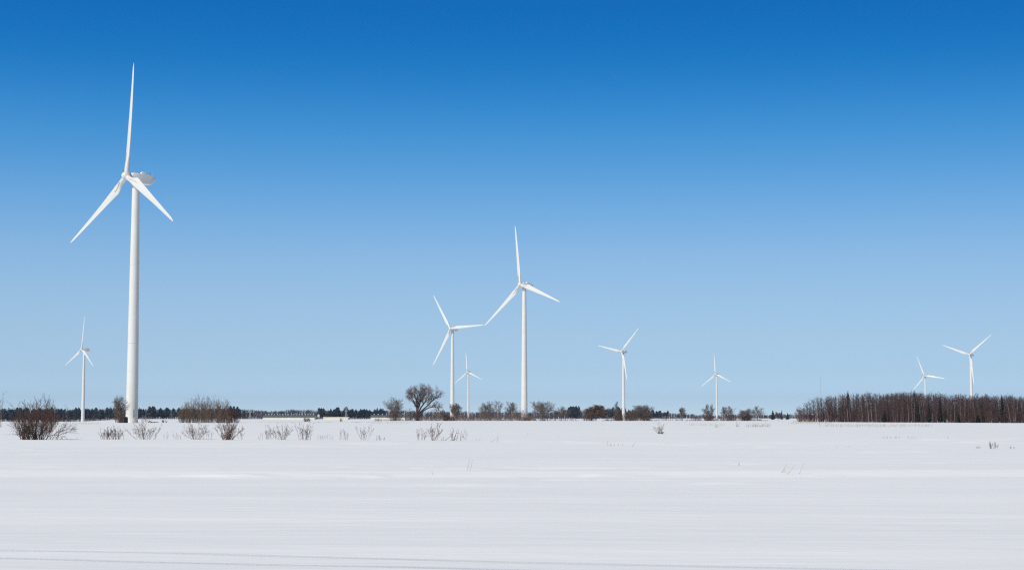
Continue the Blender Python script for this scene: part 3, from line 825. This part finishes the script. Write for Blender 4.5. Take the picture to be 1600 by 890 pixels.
def grass_mesh(spec, seed, m, name):
    rng = np.random.default_rng(seed)
    P0, P1, R0, R1 = [], [], [], []
    for x0, x1, D0, D1, h, n, r in spec:
        px = rng.uniform(x0, x1, n); D = rng.uniform(D0, D1, n)
        px = px + 3 * np.sin(px * 1.7)
        X = (px - 800) / F * D
        b = np.stack([X, D, ground(X, D) - .03], 1)
        hh = rng.uniform(.3, 1, n) * h
        tip = b + np.stack([rng.normal(.15, .25, n), rng.normal(0, .2, n), np.ones(n)], 1) * hh[:, None]
        P0.append(b); P1.append(tip); R0.append(np.full(n, r)); R1.append(np.full(n, r * .4))
    return tube_mesh(name, tuple(np.concatenate(a) for a in (P0, P1, R0, R1)), 3, m)
o = link('dry_grass', grass_mesh([(1165, 1200, 290, 340, .8, 150, .012), (1075, 1130, 330, 400, .6, 120, .012), (1280, 1450, 290, 360, .7, 420, .012), (1150, 1153, 300, 304, 1.2, 20, .012),
    (1116, 1123, 290, 300, .6, 24, .012), (1230, 1300, 420, 500, .6, 160, .016), (575, 640, 420, 640, .6, 200, .015), (660, 800, 330, 520, .35, 90, .012), (110, 160, 420, 500, .6, 130, .014), (860, 1080, 380, 520, .4, 120, .012), (400, 520, 560, 640, .5, 260, .016), (1240, 1275, 600, 640, 1.0, 200, .02)], 5, M_STRAW, 'dry_grass'))
tag(o, 'sparse dry straw coloured grass poking through the far snowfield', 'grass', kind='stuff')

# ------------------------------------------------------------------ conifers and the far woods
def conifer_arrays(rng, n, base, H, Wd, slim=0.0, low=.06):
    """n needle sprays round an axis; returns (n,3,3) triangles"""
    t = low + (1 - low) * rng.uniform(0, 1, n) ** 0.85
    az = rng.uniform(0, 2 * math.pi, n)
    R = Wd * .5 * (1 - t) ** (.8 - .35 * slim) * rng.uniform(.6, 1.2, n) + .03 * Wd
    c = np.stack([np.cos(az) * R * .2, np.sin(az) * R * .2, t * H + .04 * H], 1)
    tip = np.stack([np.cos(az) * R, np.sin(az) * R, t * H - R * .28 + .02 * H], 1)
    side = np.stack([-np.sin(az), np.cos(az), np.zeros(n)], 1)
    w = (R * rng.uniform(.3, .55, n))[:, None]
    dz = np.zeros((n, 3)); dz[:, 2] = H * .05
    tri = np.stack([c + dz, tip * .75 + c * .25 + side * w - dz * .6, tip], 1)
    tri2 = np.stack([c + dz, tip, tip * .75 + c * .25 - side * w - dz * .6], 1)
    return np.concatenate([tri, tri2]) + base

def tri_mesh(name, T, m):
    n = len(T)
    return np_mesh(name, T.reshape(-1, 3), np.arange(n * 3).reshape(n, 3), False, m)

rngc = np.random.default_rng(77)
def conifer_proto(H, Wd, n, m):
    t = thing('conifer_tree', None, 'conifer', (0, 0, 0))
    link('trunk', tube_mesh('trunk', [(Vector((0, 0, -.3)), Vector((0, 0, H * .97)), H * .016, .02)], 6, M_DARK), t)
    link('crown', tri_mesh('crown', conifer_arrays(rngc, n, np.zeros(3), H, Wd), m), t)
    return t
def place_conifer(px, D, ytop, ybase_z, wpx, label, proto, H0, W0, group):
    top = at(px, ytop, D).z
    x = at(px, 652, D).x; z = gz(x, D)
    t = proto if not proto.get('used') else copy_tree(proto)
    proto['used'] = 1
    t['used'] = 1
    t.location = (x, D, z)
    k = (top - z) / H0
    t.scale = (m_of(wpx, D) / W0, m_of(wpx, D) / W0, k)
    t.rotation_euler = (0, 0, px * 1.7)
    tag(t, label, 'conifer', group)
    return t
PC = conifer_proto(10, 4, 420, M_SPRUCE)
GS = 'dark spruces standing in the dense wood'
for px, D, yt, w, lb in ((1325.5, 632, 613, 11, 'tall dark spruce rising above the left part of the dense wood'),
                         (1319, 634, 630, 12, 'shorter dark spruce pressed against the tall one in the wood'),
                         (1429, 586, 611, 8, 'dark spruce top just under the low turbine blade at the wood edge'),
                         (1434.5, 570, 629, 6, 'narrow spruce inside the wood, left one of two under the lower turbine'),
                         (1451.5, 566, 628, 6, 'narrow spruce inside the wood, right one of two under the lower turbine'),
                         (1469, 562, 622, 7, 'small spruce crown in the wood midway between the two turbines'),
                         (1382, 592, 641, 7, 'low dark young spruce in the wood left of the lower turbine'),
                         (1528, 545, 647, 7, 'low young spruce at the wood edge below the taller turbine'),
                         (1498, 552, 647, 5, 'slim young spruce at the wood edge left of the taller turbine'),
                         (1566, 536, 619, 7, 'pointed spruce rising over the right end of the wood')):
    place_conifer(px, D, yt, 0, w * 1.35, lb, PC, 10, 4, GS)
GI = 'small conifers left of the dense wood'
PF = conifer_proto(9, 4, 200, M_PINE_FAR)
for px, D, yt, w, lb in ((1207.5, 1250, 641, 9, 'broad dark conifer standing left in the gap before the dense wood'),
                         (1221.5, 1260, 641, 5, 'narrow dark conifer close right of the small bare tree in the gap'),
                         (1230.5, 1270, 645, 7, 'shortest dark conifer, nearest the left tip of the dense wood')):
    place_conifer(px, D, yt, 0, w, lb, PF, 9, 4, GI)
for o in list(COL.objects):
    if 'used' in o.keys(): del o['used']

def prof(x, pts):
    return np.interp(x, [p[0] for p in pts], [p[1] for p in pts])
DF = [(-300, 2000), (560, 2000), (640, 3250), (820, 3250), (850, 2400), (1040, 2400), (1060, 3300), (1900, 3300)]
TOPB = [(-300, 641), (0, 640.5), (180, 640.5), (260, 640), (340, 639.5), (380, 640), (420, 643), (470, 641.5), (520, 642.5), (600, 643), (700, 644), (820, 645), (900, 645), (1050, 647), (1090, 649), (1240, 648.5), (1400, 648), (1900, 648)]
def far_wood():
    rng = np.random.default_rng(5)
    P0, P1, R0, R1 = [], [], [], []
    N = 9000
    px = rng.uniform(-250, 1850, N)
    depth = rng.uniform(0, 160, N)
    D = prof(px, DF) + depth
    X = (px - 800) / F * D
    Z = ground(X, D)
    top = prof(px, TOPB) + 2.2 * (vnoise(px / 9.0, px * 0 + 2.2, 4) - .4) + rng.uniform(-.5, 1.8, N)
    H = EYE + (652 - top + 2.0) / F * D - Z
    H = np.maximum(H, 3)
    low = np.arange(N) < 2600                       # undergrowth closing the foot of the wood
    H = np.where(low, rng.uniform(2, 4.5, N), H)
    b = np.stack([X, D, Z - .2], 1)
    tip = b.copy(); tip[:, 2] += H * .95
    k = D / 2000.0
    P0.append(b); P1.append(tip); R0.append(.16 * k); R1.append(.05 * k)
    for _ in range(26):
        f = rng.uniform(.12, .93, N)
        q = b.copy(); q[:, 2] += H * f
        a = rng.uniform(0, 6.283, N); L = H * rng.uniform(.10, .26, N) * (1.15 - .6 * f)
        e = q + np.stack([np.cos(a) * L * .75, np.sin(a) * L * .75, L * .9], 1)
        P0.append(q); P1.append(e); R0.append(.12 * k); R1.append(.05 * k)
    return tube_mesh('far_wood', tuple(np.concatenate(a) for a in (P0, P1, R0, R1)), 3, M_FARWOOD)
o = link('far_wood', far_wood())
tag(o, 'long low wood of bare trees along the whole horizon', 'woodland', kind='stuff')

def far_conifers():
    rng = np.random.default_rng(8)
    T = []
    # x range, top y range, count
    for x0, x1, ya, yb, n in ((-60, 125, 637, 643, 90), (120, 190, 636.5, 643, 44), (212, 285, 637, 644, 44), (234, 246, 634.5, 637, 5), (258, 263, 637, 638.5, 3), (350, 376, 634, 640, 14), (380, 400, 642, 645, 6),
                              (498, 508, 637.5, 640, 9), (512, 604, 638.5, 647, 120), (526, 534, 635.5, 638, 5), (539, 543, 634.5, 637, 3), (584, 600, 637, 641, 8),
                              (824, 830, 643, 645, 4), (886, 905, 634, 638, 22), (886, 905, 640, 648, 14), (930, 942, 633.5, 638, 8), (940, 960, 638, 643, 12), (955, 976, 635, 640, 16), (975, 1022, 638, 643, 24), (1020, 1046, 641.5, 646, 22), (1056, 1072, 645, 648, 12), (1192, 1202, 647, 650, 5), (640, 700, 642, 646, 10)):
        for _ in range(n):
            px = rng.uniform(x0, x1); yt = rng.uniform(ya, yb)
            D = float(prof(px, DF)) - rng.uniform(5, 40)
            X = (px - 800) / F * D; Z = gz(X, D)
            H = EYE + (652 - yt) / F * D - Z
            T.append(conifer_arrays(rng, 60, np.array([X, D, Z]), H, H * rng.uniform(.45, .75), rng.uniform(.8, 1.8), rng.uniform(.15, .55)))
    return tri_mesh('far_conifers', np.concatenate(T), M_PINE_FAR)
o = link('far_conifers', far_conifers())
tag(o, 'dark blue green conifers scattered along the distant treeline', 'woodland', kind='stuff')

# ------------------------------------------------------------------ the dense wood at the right
EA, EB = Vector((112.0, 652, 0)), Vector((192.0, 437, 0))      # its near edge on the ground
WTOP = [(1240, 640), (1250, 632), (1262, 626), (1275, 622), (1300, 618), (1330, 616), (1360, 614), (1400, 612), (1420, 611), (1450, 614), (1500, 617), (1600, 617), (1700, 616)]
def sapling(seed, H, Wd, n):
    rng = random.Random(seed)
    segs = []
    p = Vector((0, 0, -.3)); d = Vector((rng.uniform(-.06, .06), rng.uniform(-.06, .06), 1)).normalized()
    k = 7; r = rng.uniform(.065, .10); pts = [p]
    for s in range(k):
        d = (d + unit(rng) * .05 + Vector((0, 0, .03))).normalized()
        q = p + d * ((H + .3) / k)
        segs.append((p, q, r * (1 - s / k * .85), r * (1 - (s + 1) / k * .85), 0))
        p = q; pts.append(q)
    for i in range(n):
        f = rng.uniform(.28, .97) if rng.random() < .8 else rng.uniform(.05, .4)
        i0 = min(int(f * k), k - 1)
        b = pts[i0].lerp(pts[i0 + 1], f * k - i0)
        a = rng.uniform(0, 6.28); up = rng.uniform(.7, 1.9)
        L = Wd * .5 * rng.uniform(.6, 1.3) * (1.25 - .75 * f)
        dd = Vector((math.cos(a), math.sin(a), up)).normalized()
        e = b + dd * L * 1.3
        segs.append((b, e, .022, .011, 1))
        for _ in range(6):
            g = rng.uniform(.25, 1); c = b.lerp(e, g)
            d2 = (dd + unit(rng) * .7 + Vector((0, 0, .35))).normalized()
            segs.append((c, c + d2 * L * rng.uniform(.3, .6), .013, .008, 1))
    return segs
def birch_protos():
    out = []
    for i in range(14):
        pale = i % 4 == 0
        H = 10.0
        segs = sapling(900 + i, H, 2.7, 34)
        lb = 'pale trunked slender bare birch at the front of the dense brown wood' if pale else 'dark trunked slender bare tree packed in the dense brown wood'
        gr = 'pale trunked birches of the dense wood' if pale else 'dark trunked bare trees of the dense wood'
        out.append(plant('birch_tree' if pale else 'bare_tree', segs, lb, 'tree', (0, 0, 0), M_BIRCH if pale else M_BARKDK, M_WOOD, group=gr))
    return out
PB = birch_protos()
rngf = random.Random(42)
def wood_spot(s, back):
    e = EA.lerp(EB, s)
    n = Vector((EB.y - EA.y, -(EB.x - EA.x), 0)).normalized()   # away from the field
    n = n if n.x > 0 else -n
    return e + n * back
count = 0
usedp = set()
for k in range(300):
    s = (k + rngf.random()) / 300 * .92
    back = abs(rngf.gauss(0, 2.6)) + (0 if rngf.random() < .4 else rngf.uniform(0, 4))
    p = wood_spot(s, back)
    px = 800 + F * p.x / p.y
    i = rngf.randrange(len(PB))
    if i in usedp: t = copy_tree(PB[i])
    else: t = PB[i]; usedp.add(i)
    yt = float(prof(px, WTOP)) + 5 * (float(vnoise(np.array(px / 11.0), np.array(4.4), 6)) - .55) + rngf.choice((rngf.uniform(-2, 3), rngf.uniform(2, 14)))
    H = EYE + (652 - yt) / F * p.y
    t.location = (p.x, p.y, gz(p.x, p.y))
    w = rngf.uniform(.8, 1.25)
    t.scale = (w, w, max(H, 4) / 10.0)
    t.rotation_euler = (0, 0, rngf.uniform(0, 6.28))
for i in range(len(PB)):
    if i not in usedp: bpy.data.objects.remove(PB[i])

def wood_mass():
    rng = np.random.default_rng(19)
    P0, P1, R0, R1 = [], [], [], []
    N = 4400
    s = rng.uniform(-.01, 1.0, N); back = rng.uniform(2.5, 45, N) ** 1.0
    s[:700] = rng.uniform(.0, 1, 700); back[:700] = rng.uniform(.3, 6, 700)
    nrm = np.array([EA.y - EB.y, EB.x - EA.x]); nrm = nrm / np.linalg.norm(nrm); nrm = nrm if nrm[0] > 0 else -nrm
    X = EA.x + (EB.x - EA.x) * s + nrm[0] * back; Y = EA.y + (EB.y - EA.y) * s + nrm[1] * back
    px = 800 + F * X / Y
    top = prof(px, WTOP) + rng.uniform(-1, 8, N) + 5 * (vnoise(px / 11.0, px * 0 + 4.4, 6) - .55)
    top[:700] = rng.uniform(634, 654, 700)
    top[700:1500] = rng.uniform(644, 655, 800); back[700:1500] = rng.uniform(.2, 12, 800)
    H = np.maximum(EYE + (652 - top) / F * Y, 1.2)
    b = np.stack([X, Y, ground(X, Y) - .2], 1)
    tip = b + np.stack([rng.normal(0, .3, N), rng.normal(0, .3, N), H], 1)
    P0.append(b); P1.append(tip); R0.append(rng.uniform(.04, .075, N)); R1.append(np.full(N, .012))
    for _ in range(52):
        f = rng.uniform(.08, .97, N)
        q = b + (tip - b) * f[:, None]
        a = rng.uniform(0, 6.283, N); L = rng.uniform(.5, 1.7, N) * (1.3 - .8 * f) * np.minimum(1, H / 6)
        e = q + np.stack([np.cos(a) * L * .6, np.sin(a) * L * .6, L], 1)
        P0.append(q); P1.append(e); R0.append(np.full(N, .022)); R1.append(np.full(N, .009))
    return tube_mesh('woodland', tuple(np.concatenate(a) for a in (P0, P1, R0, R1)), 3, M_WOOD)
o = link('woodland', wood_mass())
tag(o, 'mass of thin bare trees and undergrowth deeper inside the dense brown wood', 'woodland', kind='stuff')

# ------------------------------------------------------------------ barns, silo, pylons, masts
def barn(x0, x1, D, ztop_wall, zridge, depth, label, vents=0, roofm=None, door=None, rz=0.0):
    a, b = at(x0, 652, D), at(x1, 652, D)
    L = b.x - a.x; cx = (a.x + b.x) / 2
    z0 = gz(cx, D)
    t = thing('barn', label, 'barn', (cx, D + depth / 2, z0), rz)
    h = ztop_wall - z0; r = zridge - z0; hd = depth / 2
    V = []; Fc = []
    for sx in (-1, 1):
        V += [(sx * L / 2, -hd, -.5), (sx * L / 2, hd, -.5), (sx * L / 2, hd, h), (sx * L / 2, 0, r - .06), (sx * L / 2, -hd, h)]
    Fc = [(0, 1, 2, 3, 4), (9, 8, 7, 6, 5), (0, 4, 9, 5), (1, 6, 7, 2)]
    link('wall', poly_mesh('wall', V, Fc, M_CREAM), t)
    e = .4; V = []; sl_ = (r - h) / hd
    for sx in (-1, 1):
        X = sx * (L / 2 + e)
        V += [(X, -hd - e, h - sl_ * e + .02), (X, 0, r + .02), (X, hd + e, h - sl_ * e + .02), (X, hd + e, h - sl_ * e + .2), (X, 0, r + .2), (X, -hd - e, h - sl_ * e + .2)]
    Fc = [(0, 6, 7, 1), (1, 7, 8, 2), (2, 8, 9, 3), (3, 9, 10, 4), (4, 10, 11, 5), (5, 11, 6, 0), (0, 1, 4, 5), (1, 2, 3, 4), (6, 11, 10, 7), (7, 10, 9, 8)]
    rf = link('roof', poly_mesh('roof', V, Fc, roofm or M_GREENROOF), t)
    for k in range(vents):
        f = (k + .7) / (vents + .4)
        if vents > 6 and k in (4, 9, 14): f += .008
        v = link('vent', MEV, rf, (-L / 2 + L * f, -.4, r + .1))
    for dx in (door or []):
        link('door', boxes_mesh('door', [((dx * L / 2, -hd - .08, h * .42), (1.6, .14, h * .95))], M_VENT), t)
    return t
MEV = loft_mesh('vent', [[(r * math.cos(a * .7854), r * math.sin(a * .7854), z) for a in range(8)] for z, r in ((-.5, .38), (.55, .38), (.6, .55), (.85, .5), (1.0, .15))], M_VENT)
M_SNOWROOF = flat_mat('snowy_roof', (0.68, 0.66, 0.6), 0.8, 0.05, 0.2)
barn(410.5, 491.5, 1480, 1.95, 3.7, 16, 'long cream barn with green roof and a row of white roof vents', 18, M_GREENROOF, [.0])
barn(505, 544, 1500, 1.9, 2.2, 14, 'low cream shed with pale roof right of the long barn', 0, M_SNOWROOF)
barn(579, 640, 1450, 2.0, 3.8, 16, 'second green roofed cream barn, half hidden behind the bare trees', 9, M_GREENROOF)
p = put(498, 1490)
t = thing('feed_silo', 'small grey feed silo at the right end of the long barn', 'silo', p)
def ring(r, z, n=16): return [(r * math.cos(2 * math.pi * i / n), r * math.sin(2 * math.pi * i / n), z) for i in range(n)]
link('body', loft_mesh('body', [ring(.4, .8), ring(1.2, 2.0), ring(1.2, 3.8)], M_GREY_STEEL), t)
link('lid', loft_mesh('lid', [ring(1.25, 3.8), ring(.3, 4.6), ring(.1, 4.7)], M_VENT), t)
for k in range(4):
    a = math.pi / 4 + k * math.pi / 2
    link('leg', tube_mesh('leg', [((math.cos(a) * 1.0, math.sin(a) * 1.0, -.2), (math.cos(a) * 1.1, math.sin(a) * 1.1, 2.1), .07, .07)], 6, M_GREY_STEEL), t)

def lattice(h, w0, w1, n, r):
    segs = []
    def c(k, i):
        w = (w0 + (w1 - w0) * i / n) / 2
        return Vector(((-1, 1, 1, -1)[k % 4] * w, (-1, -1, 1, 1)[k % 4] * w, h * i / n))
    for k in range(4):
        for i in range(n):
            segs.append((c(k, i), c(k, i + 1), r, r))
            segs.append((c(k, i), c(k + 1, i + 1), r * .6, r * .6))
            segs.append((c(k, i + 1), c(k + 1, i + 1), r * .6, r * .6))
    return segs
def pylon(px, D, ytop, label):
    z = at(px, ytop, D).z; p = put(px, D); h = z - p.z
    t = thing('lattice_pylon', label, 'pylon', p)
    link('frame', tube_mesh('frame', lattice(h, h * .2, h * .05, 7, .09), 4, M_GREY_STEEL), t)
    for q, w in ((.97, .16), (.84, .22), (.71, .18)):
        link('crossarm', tube_mesh('crossarm', [(Vector((-h * w, 0, h * q)), Vector((h * w, 0, h * q)), .08, .08), (Vector((-h * w, 0, h * q)), Vector((0, 0, h * (q + .03))), .05, .05), (Vector((h * w, 0, h * q)), Vector((0, 0, h * (q + .03))), .05, .05)], 4, M_GREY_STEEL), t)
pylon(390.5, 1700, 639, 'pale lattice pylon before the far wood left of the long barn')
pylon(541, 1750, 637, 'pale lattice pylon before dark conifers above the low cream shed')
def mast(px, D, ytop, ybot, label, w, r):
    z = at(px, ytop, D).z; p = put(px, D); h = z - p.z
    t = thing('lattice_mast', label, 'mast', p)
    n = 16
    s = lattice(h, w, w, n, r)
    link('frame', tube_mesh('frame', s, 4, M_MASTRED), t)
    link('antenna', tube_mesh('antenna', [(Vector((0, 0, h)), Vector((0, 0, h * 1.05)), r, r * .5)], 5, M_GREY_STEEL), t)
mast(1283, 2400, 587, 620, 'tall thin lattice mast rising behind the left end of the dense wood', .7, .022)
mast(1045, 2300, 640, 650, 'short thin mast right of the last far conifers near the centre', .7, .03)

# ------------------------------------------------------------------ the power line beside the field road (overhead, out of frame); its wires shade the near snow
def wire_at(S0, S1, h, label):
    """wire whose shadow crosses the snow along S0-S1"""
    k = h / math.sin(SUN_EL)
    off = Vector((sdir.x, sdir.y, 0)) * k
    d = (S1 - S0)
    segs = []; N = 40
    def P(t):
        q = S0 + d * t + off
        s = (t - .5) / 3.6
        return Vector((q.x, q.y, h + 1.6 * s * s))
    ts = [-3.1 + 7.2 * i / N for i in range(N + 1)]
    for i in range(N): segs.append((P(ts[i]), P(ts[i + 1]), .0125, .0125))
    o = link('power_line', tube_mesh('power_line', segs, 8, M_WIRE))
    tag(o, label, 'wire', 'overhead wires over the near snow')
    return P(ts[0]), P(ts[-1])
def gp(px, py):
    D = EYE * F / (py - 652.0); return Vector(((px - 800) / F * D, D, 0))
a0, a1 = wire_at(gp(0, 859.5), gp(1600, 892), 12.4, 'upper overhead wire crossing above the near snow')
b0, b1 = wire_at(gp(0, 871.5), gp(1600, 904), 11.0, 'lower overhead wire crossing above the near snow')
for q0, q1, lb in ((a0, b0, 'wooden utility pole at the left end of the overhead wires'), (a1, b1, 'wooden utility pole at the right end of the overhead wires')):
    t = thing('utility_pole', lb, 'utility pole', (q0.x, q0.y, 0), 0, 'utility poles of the overhead wires')
    link('pole', tube_mesh('pole', [(Vector((0, .22, -.5)), Vector((0, .22, max(q0.z, q1.z) + .8)), .17, .11)], 10, M_WOODPOLE, True), t)
    link('crossarm', tube_mesh('crossarm', [(Vector((0, -.1, q0.z)), Vector((0, .3, q0.z)), .05, .05), (Vector((q1.x - q0.x, q1.y - q0.y, q1.z)), Vector((0, .2, q1.z)), .05, .05)], 6, M_WOODPOLE), t)

# ------------------------------------------------------------------ the air between: far woods fade a little to blue
hm = bpy.data.materials.new('haze')
hm.use_nodes = True
ht = hm.node_tree
ht.nodes.remove(ht.nodes['Principled BSDF'])
hv = ht.nodes.new('ShaderNodeVolumePrincipled')
hv.inputs['Color'].default_value = (0.62, 0.76, 1.0, 1)
hv.inputs['Density'].default_value = 4.6e-5
hv.inputs['Anisotropy'].default_value = 0.1
ht.links.new(hv.outputs[0], ht.nodes['Material Output'].inputs['Volume'])
o = link('haze', boxes_mesh('haze', [((0, 4700, 61), (62000, 10300, 132))], hm))
tag(o, 'thin bluish air over the whole snowfield', 'haze', kind='stuff')
